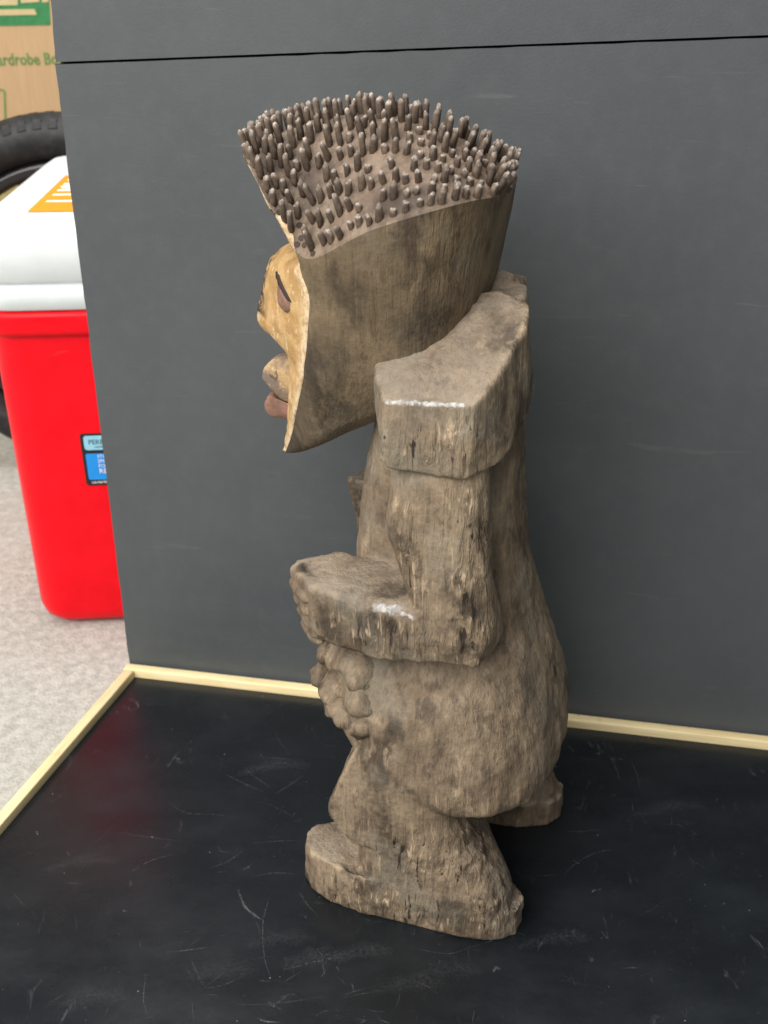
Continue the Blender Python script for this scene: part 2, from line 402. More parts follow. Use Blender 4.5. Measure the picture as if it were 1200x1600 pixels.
# ------------------------------------------------------------------ cooler behind the backdrop
CY = 1.012
def on_y(px, py, Y=CY): return on_plane(px, py, (0, Y, 0), (0, 1, 0))
def red_plastic():
    t = NT('red_plastic'); n = t.noise(30, 4)
    sf = t.math('MULTIPLY', t.ramp(t.noise(1, 5, .7, t.map((30, 30, 160), (0, .5, 0)), 1.0), .62, .72), t.ramp(t.noise(7, 3), .45, .6))
    return t.done(t.mix(t.math('MULTIPLY', sf, .35), t.mix(t.ramp(n, .3, .7), (.80, .002, .010), (.88, .004, .014)), (.80, .10, .09)), t.ramp(t.noise(12, 4), .3, .7, .28, .45), t.bump(t.noise(700, 3), .08, .0005), .16)
mred = red_plastic(); mwhite = plain('white_plastic', (.70, .745, .75), .38, .45, .03)
zb = FLOOR_Z + .001
c0 = on_y(66, 945); zr = on_y(60, 487).z; zc = on_y(60, 444).z; zt = on_y(40, 346).z
xb = on_y(58, 972).x; xt = on_y(-31, 487).x
CW, CD = .56, .40
cool = empty('cooler', (xb, CY, zb), R(4.5))
tag(cool, 'red plastic cooler with white lid on the concrete, partly hidden by the backdrop', 'cooler')
def rrect(x0, x1, y0, y1, r, z, n=7):
    out = []
    for cx, cy, a0 in ((x1 - r, y1 - r, 0), (x0 + r, y1 - r, 90), (x0 + r, y0 + r, 180), (x1 - r, y0 + r, 270)):
        for i in range(n):
            a = R(a0 + 90 * i / (n - 1)); out.append((cx + r * math.cos(a), cy + r * math.sin(a), z))
    return out
tp = (xt - xb); Hb = zr - zb
def body_sec(z, ins=0.0, r=.035):
    u = z / Hb; e = -tp * u
    return rrect(-e + ins, CW + e - ins, -e * .5 + ins, CD + e * .5 - ins, r, z)
zs = [(0, .022, .02), (.004, .010, .03), (.012, .003, .034), (.024, 0, .035)]
secs = [body_sec(z, i_, r_) for z, i_, r_ in zs]
zl = on_y(60, 524).z - zb
for i in range(1, 8): secs.append(body_sec(.024 + (zl - .006 - .024) * i / 7))
secs += [body_sec(zl - .002, -.0005), body_sec(zl, -.005), body_sec(zl + .004, -.006), body_sec(Hb - .006, -.006), body_sec(Hb, -.004)]
link('tub', bm_mesh('tub', loft(secs)), mred, cool, True)
e = -tp
def lid_sec(z, ins, r): return rrect(-e - .008 + ins, CW + e + .008 - ins, -e * .5 - .008 + ins, CD + e * .5 + .008 - ins, r, z - zb)
lr = [(zr + .0008, .004, .036), (zr + .003, .001, .038), (zc - .003, 0, .038), (zc - .001, .003, .037), (zc, .0045, .036), (zc + .001, .003, .037), (zc + .004, -.001, .038), (zt - .02, .006, .036), (zt - .007, .010, .034), (zt, .022, .026), (zt + .001, .034, .018), (zt - .002, .042, .012), (zt - .0025, .06, .008)]
link('lid', bm_mesh('lid', loft([lid_sec(*q) for q in lr])), mwhite, cool, True)
# printed panels
def text_obj(body, size, mat, parent, M_, name, squeeze=1.0, bold=0.0):
    cu = bpy.data.curves.new(name, 'FONT'); cu.body = body; cu.size = size; cu.extrude = .00008; cu.resolution_u = 2; cu.offset = bold
    o = bpy.data.objects.new(name, cu); col.objects.link(o)
    bpy.context.view_layer.update()
    me = bpy.data.meshes.new_from_object(o.evaluated_get(bpy.context.evaluated_depsgraph_get()))
    bpy.data.objects.remove(o)
    me.transform(Matrix.Diagonal((squeeze, 1, 1, 1))); me.materials.clear()
    ob = link(name, me, mat, parent); ob.matrix_local = M_; return ob
morange = plain('orange_print', (.78, .30, .006), .45, .5, .04); mprint = plain('white_print', (.88, .87, .84), .5)
# orange sticker in the lid recess; its lettering runs from the back of the lid towards the front
ci = cool.matrix_basis.inverted() if False else (Matrix.Translation(cool.location) @ Matrix.Rotation(R(4.5), 4, 'Z')).inverted()
zs_ = zt - .0018
s0 = ci @ on_z(43, 331, zs_); s1 = ci @ on_z(100, 270, zs_)
sx0, sy0 = s0.x, max(s0.y, 0.0)
lz = zs_ - zb
st = link('sticker', bm_mesh('sticker', prism([(sx0, sy0, lz), (sx0 + .16, sy0, lz), (sx0 + .16, sy0 + .20, lz), (sx0, sy0 + .20, lz)], [(sx0, sy0, lz + .0004), (sx0 + .16, sy0, lz + .0004), (sx0 + .16, sy0 + .20, lz + .0004), (sx0, sy0 + .20, lz + .0004)])), morange, cool)
# letters: up = +x, reading direction = -y
ML = Matrix(((0, 1, 0, sx0 + .010), (-1, 0, 0, sy0 + .205), (0, 0, 1, lz + .0006), (0, 0, 0, 1)))
text_obj('ERSITY', .070, mprint, st, ML, 'lettering', .82, .0016)
# care label on the front
mblack = plain('black_print', (.012, .012, .012), .5); mlblue = plain('pale_blue_print', (.30, .62, .78), .5); mblue = plain('blue_print', (.01, .28, .80), .5); mdk = plain('dark_print', (.04, .10, .13), .5)
def front_y(z): return -(-tp) * .5 * (z / Hb)
def panel(name, x0, z0, x1, z1, mat, parent, off, r=.003, th=.0004):
    pts = []
    for cx, cz, a0 in ((x1 - r, z1 - r, 0), (x0 + r, z1 - r, 90), (x0 + r, z0 + r, 180), (x1 - r, z0 + r, 270)):
        for i in range(4):
            a = R(a0 + 30 * i); pts.append((cx + r * math.cos(a), cz + r * math.sin(a)))
    return link(name, bm_mesh(name, prism([(x, front_y(z) - off, z) for x, z in pts], [(x, front_y(z) - off - th, z) for x, z in pts])), mat, parent)
def fl_(px, py):
    p = ci @ on_y(px, py, CY - .02); return p.x, p.z
a0, a1 = fl_(117, 693), fl_(125, 775)
x0, z1 = a0; z0 = a1[1]; wl = .105
lab = panel('care_label', x0, z0, x0 + wl, z1, mblack, cool, .0006)
hh = z1 - z0
panel('label_header', x0 + .0035, z1 - hh * .31, x0 + wl - .0035, z1 - hh * .04, mlblue, lab, .0012)
panel('label_field', x0 + .0035, z0 + hh * .115, x0 + wl - .0035, z1 - hh * .38, mblue, lab, .0012, .002)
tilt = math.atan2(-tp * .5, Hb)
def label_text(s, x, z, size, mat, sq=.9):
    Mx = Matrix.Translation((x, front_y(z) - .0019, z)) @ Matrix.Rotation(R(90) + tilt, 4, 'X')
    text_obj(s, size, mat, lab, Mx, 'lettering', sq)
label_text('PERFORMANCE', x0 + .008, z1 - hh * .20, hh * .13, mdk, .95)
label_text('cool bottle base', x0 + .014, z1 - hh * .265, hh * .06, mdk, .8)
for s, u, k in (('STOW YOUR', .46, .085), ('SMART UP', .555, .095), ('FOR BEST', .65, .095), ('RESULTS', .76, .13)):
    label_text(s, x0 + .0155, z1 - hh * u, hh * k, mprint, 1.0)
label_text('cold or hot', x0 + .026, z1 - hh * .84, hh * .07, mprint, 1.0)
label_text('coolerlinks.com', x0 + .006, z1 - hh * .955, hh * .085, mprint, .95)

# ------------------------------------------------------------------ bicycle wheel, moving box and bundle further back
WY = 1.47
wr = .255; wc = on_y(88, 170, WY); wcx, wcz = wc.x, FLOOR_Z + wr + .001
dz = wc.z - (wcz + wr)
wr += dz / 2; wcz = FLOOR_Z + wr + .001
wh = empty('bicycle_wheel', (wcx, WY, FLOOR_Z)); tag(wh, 'black knobbly bicycle wheel standing behind the cooler', 'wheel')
mrub = (lambda t: t.done(t.mix(t.ramp(t.noise(70, 5), .4, .7), (.010, .010, .011), (.026, .026, .027)), .55, t.bump(t.noise(300, 4), .3, .001), .4))(NT('tyre_rubber'))
def torus(R_, ra, rx, nu=96, nv=14, name='tyre'):
    v = []; f = []
    for i in range(nu):
        a = 2 * math.pi * i / nu
        for j in range(nv):
            b = 2 * math.pi * j / nv; r = R_ + ra * math.cos(b)
            v.append((r * math.cos(a), rx * math.sin(b), r * math.sin(a) + wcz - FLOOR_Z))
    for i in range(nu):
        for j in range(nv):
            f.append((i * nv + j, ((i + 1) % nu) * nv + j, ((i + 1) % nu) * nv + (j + 1) % nv, i * nv + (j + 1) % nv))
    return mesh(name, v, f)
TR = .030
ty = link('tyre', torus(wr - TR - .003, TR, .032), mrub, wh, True)
bm = prism([(-.0065, -.008, 0), (.0065, -.008, 0), (.0065, .008, 0), (-.0065, .008, 0)], [(-.0058, -.0072, .0030), (.0058, -.0072, .0030), (.0058, .0072, .0030), (-.0058, .0072, .0030)], .0008, 1)
lug = bm_mesh('tread_lug', bm); lug.materials.append(mrub)
for i in range(72):
    a = 2 * math.pi * i / 72
    for k, b in enumerate((-52, 0, 52)):
        if 200 < math.degrees(a) < 340: continue
        aa = a + (.5 if k == 1 else 0) * 2 * math.pi / 72; bb = R(b)
        r0 = wr - TR - .003; rr = r0 + (TR - .003) * math.cos(bb)
        o = link('tread_lug', lug, None, ty)
        er = Vector((math.cos(aa), 0, math.sin(aa))); nrm_ = (er * math.cos(bb) + Vector((0, 1, 0)) * math.sin(bb)).normalized()
        tx = Vector((-math.sin(aa), 0, math.cos(aa))); yy = nrm_.cross(tx)
        m4 = Matrix((tx.to_4d(), yy.to_4d(), nrm_.to_4d(), (0, 0, 0, 1))).transposed()
        m4.translation = er * rr + Vector((0, (.032 - .003) * math.sin(bb), wcz - FLOOR_Z)); o.matrix_local = m4
mrim = plain('black_rim', (.012, .011, .012), .25, .5)
link('rim', torus(wr - 2 * TR - .012, .012, .014, 80, 10, 'rim'), mrim, wh, True)
msp = plain('dark_spoke', (.03, .028, .022), .4)
def tube(p, q, r, n=6):
    p, q = Vector(p), Vector(q); d = (q - p).normalized(); u = d.orthogonal().normalized(); v_ = d.cross(u)
    s = lambda c: [c + (u * math.cos(2 * math.pi * i / n) + v_ * math.sin(2 * math.pi * i / n)) * r for i in range(n)]
    return loft([s(p), s(q)])
for i in range(14):
    a = 2 * math.pi * (i + .36) / 14; rr = wr - 2 * TR - .015
    c_ = Vector((0, 0, wcz - FLOOR_Z)); a2 = a + (.35 if i % 2 else -.35)
    link('spoke', bm_mesh('spoke', tube(c_ + Vector((math.cos(a2) * .025, .012 if i % 2 else -.012, math.sin(a2) * .025)), c_ + Vector((math.cos(a) * rr, 0, math.sin(a) * rr)), .0019)), msp, wh)
link('hub', bm_mesh('hub', tube((0, -.04, wcz - FLOOR_Z), (0, .04, wcz - FLOOR_Z), .026, 20)), msp, wh, True)

BY = 1.66
def cardboard():
    t = NT('kraft_cardboard'); n = t.noise(1, 5, .6, t.map((160, 160, 12))); l = t.noise(6, 4)
    c = t.mix(t.ramp(n, .3, .7), (.50, .335, .19), (.45, .30, .165))
    c = t.mix(t.ramp(l, .4, .7, 0, .3), c, (.41, .27, .145))
    return t.done(c, .8, t.bump(n, .15, .001), .2)
mcard = cardboard(); mgreen = plain('green_print', (.045, .20, .075), .75, .2, .15, 60); mgreen2 = plain('green_print_and_shade', (.13, .23, .075), .75, .2, .2, 60)
p0 = on_y(-150, 600, BY)
box = empty('wardrobe_box', (p0.x, BY, FLOOR_Z + .001)); tag(box, 'tall brown cardboard moving box with green printing behind the bicycle wheel', 'cardboard box')
BW, BH, BD = .62, 1.10, .50
link('carton', bm_mesh('carton', prism([(0, 0, 0), (BW, 0, 0), (BW, BD, 0), (0, BD, 0)], [(0, 0, BH), (BW, 0, BH), (BW, BD, BH), (0, BD, BH)], .003, 2)), mcard, box)
def bx(px, py): p = on_y(px, py, BY) - box.location; return p.x, p.z
def flat(name, pts, mat, off, parent):
    q = [bx(*p) for p in pts]
    return link(name, bm_mesh(name, prism([(x, -off, z) for x, z in q], [(x, -off - .0003, z) for x, z in q])), mat, parent)
band = flat('print_band', [(-140, 43), (79, 39), (74, -60), (-150, -56)], mgreen, .0004, box)
def box_text(s, px, py, h, mat, parent, off, sq=1.0):
    x, z = bx(px, py); sc_ = h / 1600 * 1.0
    text_obj(s, h, mat, parent, Matrix.Translation((x, -off, z)) @ Matrix.Rotation(R(90), 4, 'X') @ Matrix.Rotation(R(1.2), 4, 'Z'), 'lettering', sq, h * .022)
mknock = plain('kraft_print_gap', (.50, .40, .21), .8)
flat('print_strip', [(-140, 27), (58, 23), (54, 14), (-140, 17)], mknock, .001, band)
for q in ([(-140, 10), (28, 8), (29, -14), (-140, -12)], [(33, 5), (62, 3), (60, -18), (32, -16)], [(66, 4), (76, 3), (75, -18), (65, -17)]):
    flat('print_strip', q, mknock, .001, band)
w_per_px = abs(bx(100, 100)[0] - bx(0, 100)[0]) / 100
box_text('Wardrobe Box', -25, 102.5, 24 * w_per_px, mgreen2, box, .0006, .86)
for q in ([(-90, 140), (4, 139), (4, 141.5), (-90, 142.5)], [(5.5, 143), (8.5, 143), (13, 262), (9, 262)], [(2, 138.5), (6, 140), (9, 144), (6, 144), (4, 141.5), (1, 141)]):  # outline print; upright stroke is a shadow line put in as flat colour
    flat('print_and_shadow_line', q, mgreen2, .0004 + .0002 * random.random(), box)
# pale bundle seen through the spokes
bc = on_y(8, 285, 1.56)
bm = bmesh.new(); bmesh.ops.create_icosphere(bm, subdivisions=4, radius=1)
for v in bm.verts:
    p = v.co.copy(); k = 1 + .10 * noise.noise(p * 2.1) + .05 * noise.noise(p * 5)
    v.co = Vector((p.x * .055 * k, p.y * .05 * k, p.z * k * (bc.z - FLOOR_Z) * .56 + (bc.z - FLOOR_Z) * .555))
zmin = min(v.co.z for v in bm.verts)
for v in bm.verts: v.co.z -= zmin - .001
sack = link('bundle', bm_mesh('bundle', bm), plain('pale_straw_cloth', (.55, .45, .19), .85, .2, .2, 30), None, True)
sack.location = (bc.x, 1.60, FLOOR_Z)
tag(sack, 'pale straw coloured upright bundle glimpsed through the wheel spokes above the cooler', 'bundle')

# ------------------------------------------------------------------ the carved statue
statue = empty('wooden_statue', tuple(ORG), YAW)
tag(statue, 'dusty carved wooden figure facing left with peg hair and ochre face on black board', 'statue')

# --- source solids of the body, near side (+y) and mirrored
pieces = []                                            # (part, bmesh)
FAR = {'shoulder': (.018, .004, .006), 'arm': (.014, -.004, .010), 'forearm': (-.001, -.006, .015), 'leg': (-.010, .020, 0)}          # the carver's two sides are not quite alike
def both(part, bm, far=None):
    pieces.append((part + '+', bm)); m2 = mirror_bm(bm)
    for v in m2.verts:
        if far: v.co.x = max(v.co.x, -.022)
        v.co += Vector(FAR[far or part])
    pieces.append((part + '-', m2))
tor = [(.478, .030, -.044, .034), (.44, .043, -.047, .041), (.405, .050, -.047, .042), (.3545, .0600, -.049, .042), (.30, .066, -.055, .046),
       (.2618, .070, -.064, .055), (.235, .072, -.071, .071), (.20, .082, -.082, .088), (.17, .083, -.0905, .0975), (.148, .075, -.0955, .1010),
       (.134, .062, -.0965, .1015), (.124, .048, -.0950, .1000), (.1175, .034, -.0900, .0960), (.1145, .022, -.0800, .0880)]
pieces.append(('torso', loft([superell(z, ff, fb, -w_, w_, 2.7 if z > .25 else 2.45) for z, ff, fb, w_ in dense(tor, 56)])))
sh = [(.043, .050, .449), (.0205, .1, .4335), (-.036, .1, .4375), (-.047, .075, .452), (-.054, .045, .472), (-.051, .026, .480), (-.03, .022, .484), (.030, .01, .474), (-.040, .006, .468),
      (.0205, .1, .3950), (-.034, .1, .3925), (.0165, .1, .3895), (.036, .055, .392), (-.049, .080, .394), (-.057, .045, .412), (-.054, .0, .41), (.03, .0, .40), (-.03, .098, .389)]
both('shoulder', hull(sh))
arm = [(.42, .014, -.040, .058, .090), (.385, .0190, -.0420, .058, .0960), (.350, .0225, -.0450, .058, .0990), (.315, .0150, -.0480, .057, .1000),
       (.285, .004, -.0525, .053, .1010), (.262, .004, -.0530, .052, .1000), (.250, .002, -.046, .053, .096)]
both('arm', loft([superell(z, f1, f0, l0, l1, 2.6, 32) for z, f1, f0, l0, l1 in dense(arm, 26)]))
fa = [(-.040, .1005, .292), (-.012, .1005, .2805), (.040, .0985, .284), (.0745, .090, .2875), (.0795, .0855, .2875), (.104, .060, .2810), (.101, .050, .284), (.070, .040, .289), (-.01, .052, .292),
      (.0715, .091, .2500), (.019, .1005, .2466), (-.046, .0985, .2550), (.0755, .088, .245), (.0935, .0605, .2265), (.088, .048, .226), (.05, .035, .236), (-.03, .04, .250)]
both('arm', hull(fa), 'forearm')
leg = [(.190, .010, -.050, .018, .088), (.168, .0330, -.040, .018, .0960), (.135, .0450, -.032, .018, .0995), (.106, .0550, -.034, .020, .1005), (.096, .0555, -.038, .022, .1005), (.086, .0520, -.045, .024, .1005),
       (.072, .0470, -.053, .034, .1005), (.056, .0460, -.063, .042, .1015), (.035, .047, -.075, .050, .1025), (.012, .048, -.081, .052, .1020), (.0, .048, -.081, .052, .1010)]
both('leg', hull([(.0420, .030, .165), (.0400, .092, .165), (.0685, .034, .099), (.0655, .0985, .098), (.0670, .034, .093), (.0640, .0985, .093), (.046, .034, .068), (.046, .0985, .068), (-.005, .03, .165), (-.005, .0985, .15), (-.01, .034, .068), (-.01, .0995, .07)]))
both('leg', loft([superell(max(z, 0), f1, f0, l0, l1, 3.1, 36) for z, f1, f0, l0, l1 in dense(leg, 30)]))
ft = [(-.085, .072), (-.084, .086), (-.065, .0935), (-.04, .0985), (.0, .1020), (.039, .1030), (.066, .0995), (.083, .0925), (.0915, .083), (.0945, .072), (.091, .061), (.070, .050), (.03, .040), (-.05, .046), (-.076, .058)]
both('leg', prism([(x * .995, .066 + (y - .066) * .99, 0) for x, y in ft], [(x * .99, .066 + (y - .066) * .95, .0405 if x > .0 else .026) for x, y in ft]))
# band edging the knobbed apron on the belly
def strip(pts, r, n=8):
    K = np.array(pts); m = 22; rows = []
    for i in range(m):
        u = i / (m - 1) * (len(K) - 1); p = Vector(cr(K, u)); d = (Vector(cr(K, min(u + .05, len(K) - 1))) - Vector(cr(K, max(u - .05, 0)))).normalized()
        a = d.orthogonal().normalized(); b = d.cross(a)
        rows.append([p + (a * math.cos(2 * math.pi * j / n) + b * math.sin(2 * math.pi * j / n)) * r for j in range(n)])
    return loft(rows)

tm = bpy.data.meshes.new('tmp'); big = bmesh.new(); bvhs = []
for nme, b in pieces:
    bvhs.append((nme, BVHTree.FromBMesh(b)))
    off = len(big.verts); vs = [big.verts.new(v.co) for v in b.verts]
    for f in b.faces: big.faces.new([vs[v.index] for v in f.verts])
big.to_mesh(tm); big.free()
to = bpy.data.objects.new('tmp', tm); col.objects.link(to)
m_ = to.modifiers.new('r', 'REMESH'); m_.mode = 'VOXEL'; m_.voxel_size = .0016; m_.adaptivity = 0
s_ = to.modifiers.new('s', 'SMOOTH'); s_.factor = .5; s_.iterations = 2
bpy.context.view_layer.update()
rm = bpy.data.meshes.new_from_object(to.evaluated_get(bpy.context.evaluated_depsgraph_get()))
bpy.data.objects.remove(to)
nv = len(rm.vertices)
co = np.empty(nv * 3); rm.vertices.foreach_get('co', co); co = co.reshape(-1, 3)
no = np.empty(nv * 3); rm.vertices.foreach_get('normal', no); no = no.reshape(-1, 3)

def seg_d(P, a, b):
    a, b = np.array(a), np.array(b); ab = b - a; t = np.clip(((P - a) @ ab) / (ab @ ab), 0, 1)
    return np.linalg.norm(P - (a + t[:, None] * ab), axis=1)
# rough, torn zones of the carving (arm, forearm, foot) and the dust that has settled on it
rough = np.zeros(nv)
for a, b, r in ((at(745, 780, .1), at(750, 1000, .1), .020), (at(745, 1000, .1), at(540, 990, .1), .017), (at(620, 800, .1), at(640, 930, .1), .010),
                (at(540, 1400, .095), at(780, 1420, .09), .026), (at(640, 1330, .095), at(740, 1340, .09), .03), (at(620, 700, .1), at(720, 690, .1), .016), (at(700, 1250, .1), at(840, 1240, .05), .012)):
    rough = np.maximum(rough, np.clip(1.25 - seg_d(co, a, b) / r, 0, 1))
rough = np.maximum(rough, .0 * rough)
d_n = np.zeros(nv)
for i in range(nv):
    p = Vector(co[i])
    lo = noise.noise(p * 34) * .0014 + noise.noise(p * 90) * .0007 + noise.noise(p * 190) * .00035
    q = Vector((p.x * 210, p.y * 210, p.z * 38)); fb = noise.noise(q)
    q2 = Vector((p.x * 120, p.y * 120, p.z * 70)) + Vector((5, 5, 5)); ck = noise.noise(q2)
    r_ = rough[i]
    lo += (noise.voronoi(Vector((p.x * 62, p.y * 62, p.z * 30)))[0][0] - .3) * .0022
    d_n[i] = lo * (1 + .3 * r_) + r_ * (fb * .0014 + (-.0016 if ck > .28 else 0) * min(1, (ck - .28) * 5 if ck > .28 else 0)) + fb * .00028
# keep the soles flat
d_n *= np.clip(co[:, 2] / .004, 0, 1)
# carved cracks: toe split line, bottom of hand
def groove(pts, wd, dp):
    global d_n
    P = [np.array(p) for p in pts]; d = np.min([seg_d(co, a, b) for a, b in zip(P, P[1:])], axis=0)
    d_n = d_n - dp * np.exp(-(d / wd) ** 2)
groove([at(484, 1340, .085), at(505, 1352, .092), at(530, 1358, .096), at(560, 1363, .100)], .0018, .0022)
co2 = co + no * d_n[:, None]
co2[:, 2] = np.maximum(co2[:, 2], 0.0)
rm.vertices.foreach_set('co', co2.ravel()); rm.update()
ed = np.empty(len(rm.edges) * 2, int); rm.edges.foreach_get('vertices', ed); ed = ed.reshape(-1, 2); cnt = np.bincount(ed.ravel(), minlength=nv)
def nb_mean(a):
    return np.stack([(np.bincount(ed[:, 0], a[ed[:, 1], k], nv) + np.bincount(ed[:, 1], a[ed[:, 0], k], nv)) / np.maximum(cnt, 1) for k in range(a.shape[1])], 1)
wear = -((nb_mean(co2) - co2) * no).sum(1)[:, None]
for _ in range(3): wear = nb_mean(wear)
wear = np.clip((wear[:, 0] - .00005) / .00018, 0, 1)
rm.vertices.foreach_get('normal', no_ := np.empty(nv * 3)); no = no_.reshape(-1, 3)
dust = np.clip((no[:, 2] - .45) * 2.2, 0, 1) * np.clip((co[:, 2] - .02) / .02, 0, 1)
white = np.zeros(nv)
_b = BVHTree.FromPolygons([tuple(p) for p in co2], [tuple(p.vertices) for p in rm.polygons]); _r = Matrix.Rotation(-YAW, 3, 'Z')
def skin0(px, py): return _b.ray_cast(_r @ (CAM - ORG), (_r @ ray(px, py)).normalized())[0]
def mark(arr, a, b, r, k=1.0): np.maximum(arr, k * np.clip(1 - seg_d(co2, a, b) / r, 0, 1), out=arr)
for q0, q1, r_w, k_w in (((590, 950), (620, 953), .0065, 1.05), ((622, 955), (648, 967), .003, 1.0), ((606, 628), (722, 633), .0026, 1.25)):
    a_, b_ = skin0(*q0), skin0(*q1)
    if a_ is not None and b_ is not None: mark(white, a_, b_, r_w, k_w)
mark(white, at(792, 1452, .085), at(798, 1450, .085), .002, 1.6)
# pale worn surface on top of the forearm
pale = np.zeros(nv); mark(pale, skin0(505, 905), skin0(615, 945), .014, 1.6); pale = np.clip(pale, 0, 1); dust = np.maximum(dust * .8, pale * 1.5)
dark = np.zeros(nv)
mark(dark, at(866, 1048, .0), at(866, 1050, .0), .006, 2.0); mark(dark, at(866, 1048, .03), at(867, 1050, .03), .006, 2.0)
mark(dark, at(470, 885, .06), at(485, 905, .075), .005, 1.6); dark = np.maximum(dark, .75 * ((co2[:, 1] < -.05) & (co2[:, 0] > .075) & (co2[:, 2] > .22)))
mark(dark, at(486, 1342, .085), at(550, 1362, .10), .005, 1.2); mark(dark, at(595, 1250, .098), at(600, 1300, .098), .012, .8)
mark(dark, at(705, 1280, .098), at(735, 1310, .096), .014, .7); mark(dark, at(610, 870, .06), at(560, 860, .05), .016, .7)
mark(dark, at(800, 1320, .06), at(812, 1400, .06), .012, .8)
for nme, arr in (('rough', rough), ('dust', dust), ('white', white), ('dark', dark), ('wear', wear)):
    a_ = rm.attributes.new(nme, 'FLOAT', 'POINT'); a_.data.foreach_set('value', arr.astype(np.float32))

# --- split the carved skin into its parts, each face to the solid it came from
nf = len(rm.polygons); cen = np.empty(nf * 3); rm.polygons.foreach_get('center', cen); cen = cen.reshape(-1, 3)
part_of = []
for c_ in cen:
    best, bd_ = None, 1e9; p = Vector(c_)
    for nme, bv in bvhs:
        h = bv.find_nearest(p, bd_ if bd_ < 1 else .03)
        if h[0] is not None and h[3] < bd_: best, bd_ = nme, h[3]
    part_of.append(best or 'torso')
loops = np.empty(nf * 4, int) if all(p.loop_total == 4 for p in rm.polygons) else None
polys = [tuple(p.vertices) for p in rm.polygons]
names = {'torso': 'torso', 'shoulder+': 'shoulder', 'shoulder-': 'shoulder', 'arm+': 'arm', 'arm-': 'arm', 'leg+': 'leg', 'leg-': 'leg'}
for key in names:
    fs = [polys[i] for i in range(nf) if part_of[i] == key]
    if not fs: continue
    used = sorted({v for f in fs for v in f}); ix = {v: i for i, v in enumerate(used)}
    me = mesh(names[key], co2[used], [tuple(ix[v] for v in f) for f in fs])
    me.polygons.foreach_set('use_smooth', [True] * len(fs))
    for nme, arr in (('rough', rough), ('dust', dust), ('white', white), ('dark', dark), ('wear', wear)):
        a_ = me.attributes.new(nme, 'FLOAT', 'POINT'); a_.data.foreach_set('value', arr[used].astype(np.float32))
    me.normals_split_custom_set_from_vertices([tuple(no[v]) for v in used])
    link(names[key], me, M['body'], statue)
skin = BVHTree.FromPolygons([tuple(p) for p in co2], polys)
bpy.data.meshes.remove(rm)
RM3 = Matrix.Rotation(-YAW, 3, 'Z'); EYE = RM3 @ (CAM - ORG)
def on_skin(px, py):
    d = (RM3 @ ray(px, py)).normalized(); h = skin.ray_cast(EYE, d); return (None, None) if h[0] is None else (h[0], h[1] if h[1].dot(d) < 0 else -h[1])

def wooden(name, bm, mat, parent, amp=.0005, sub=0, attrs=(), smooth=True):
    for v in bm.verts:
        p = v.co.copy(); v.co += Vector((noise.noise(p * 120), noise.noise(p * 120 + Vector((9, 0, 0))), noise.noise(p * 120 + Vector((0, 9, 0))))) * amp
    return link(name, bm_mesh(name, bm), mat, parent, smooth)

# --- fingers carved on the hand ends
def capsule(p, q, r0, r1, sq=1.0, n=12, m=9):
    p, q = Vector(p), Vector(q); d = (q - p).normalized(); a = Vector((0, 0, 1)); a = (a - d * a.dot(d)).normalized(); b = d.cross(a); rows = []
    L_ = (q - p).length
    for i in range(m):
        u = i / (m - 1); r = (r0 + (r1 - r0) * u) * max(.08, (1 - abs(2 * u - 1) ** 4)) ** .5
        rows.append([p + d * L_ * u + (a * math.cos(2 * math.pi * j / n) * sq + b * math.sin(2 * math.pi * j / n)) * r for j in range(n)])
    return loft(rows)
for s in (1, -1):
    for i in range(4):
        z0_ = .2755 - i * .0112; u = i * .0026
        fo = Vector((0, 0, 0)) if s > 0 else Vector(FAR['forearm'])
        if s < 0: fo = fo - Vector((.0035, -.002, 0))
        wooden('finger', capsule(Vector((.0775 - u, s * .0875, z0_ - .001)) + fo, Vector((.1035 - u, s * .0555, z0_ - .006)) + fo, .0054 if s > 0 else .0044, .0050 if s > 0 else .0040, .95), M['body'], statue, .0007)

# --- knobbed apron on the belly
knobs = []
for px, py, r, lift in ((558, 1042, .0205, .05), (560, 1096, .0175, .12), (557, 1134, .0135, .1), (522, 1022, .0170, .15), (521, 1074, .0180, .22), (533, 1114, .0145, .25),
                        (503, 1052, .0140, .25), (521, 1104, .0120, .2), (508, 1018, .0120, .2)):
    h, n_ = on_skin(px, py)
    if h is None: h = at(px, py, .02); n_ = Vector((1, 0, 0))
    knobs.append((h + n_ * r * (lift - .35), n_, r))
    if abs(h.y) > .02: knobs.append((Vector((h.x - n_.x * r * .3, -h.y, h.z)), n_, r))
for c_, n_, r in knobs:
    bm = bmesh.new(); bmesh.ops.create_icosphere(bm, subdivisions=3, radius=1)
    for v in bm.verts:
        p = v.co.copy(); k = 1 / (abs(p.x) ** 1.25 + abs(p.y) ** 1.25 + abs(p.z) ** 1.25) ** (1 / 1.25) * .8 + .25
        k *= 1 + .26 * noise.noise(p * 1.7 + c_ * 300) + .10 * noise.noise(p * 4 + c_ * 200)
        v.co = c_ + (Vector((p.x, p.y * 1.05, p.z * .86)) - n_ * p.dot(n_) * .25) * r * k
    wooden('carved_knob', bm, M['body'], statue, .0007)
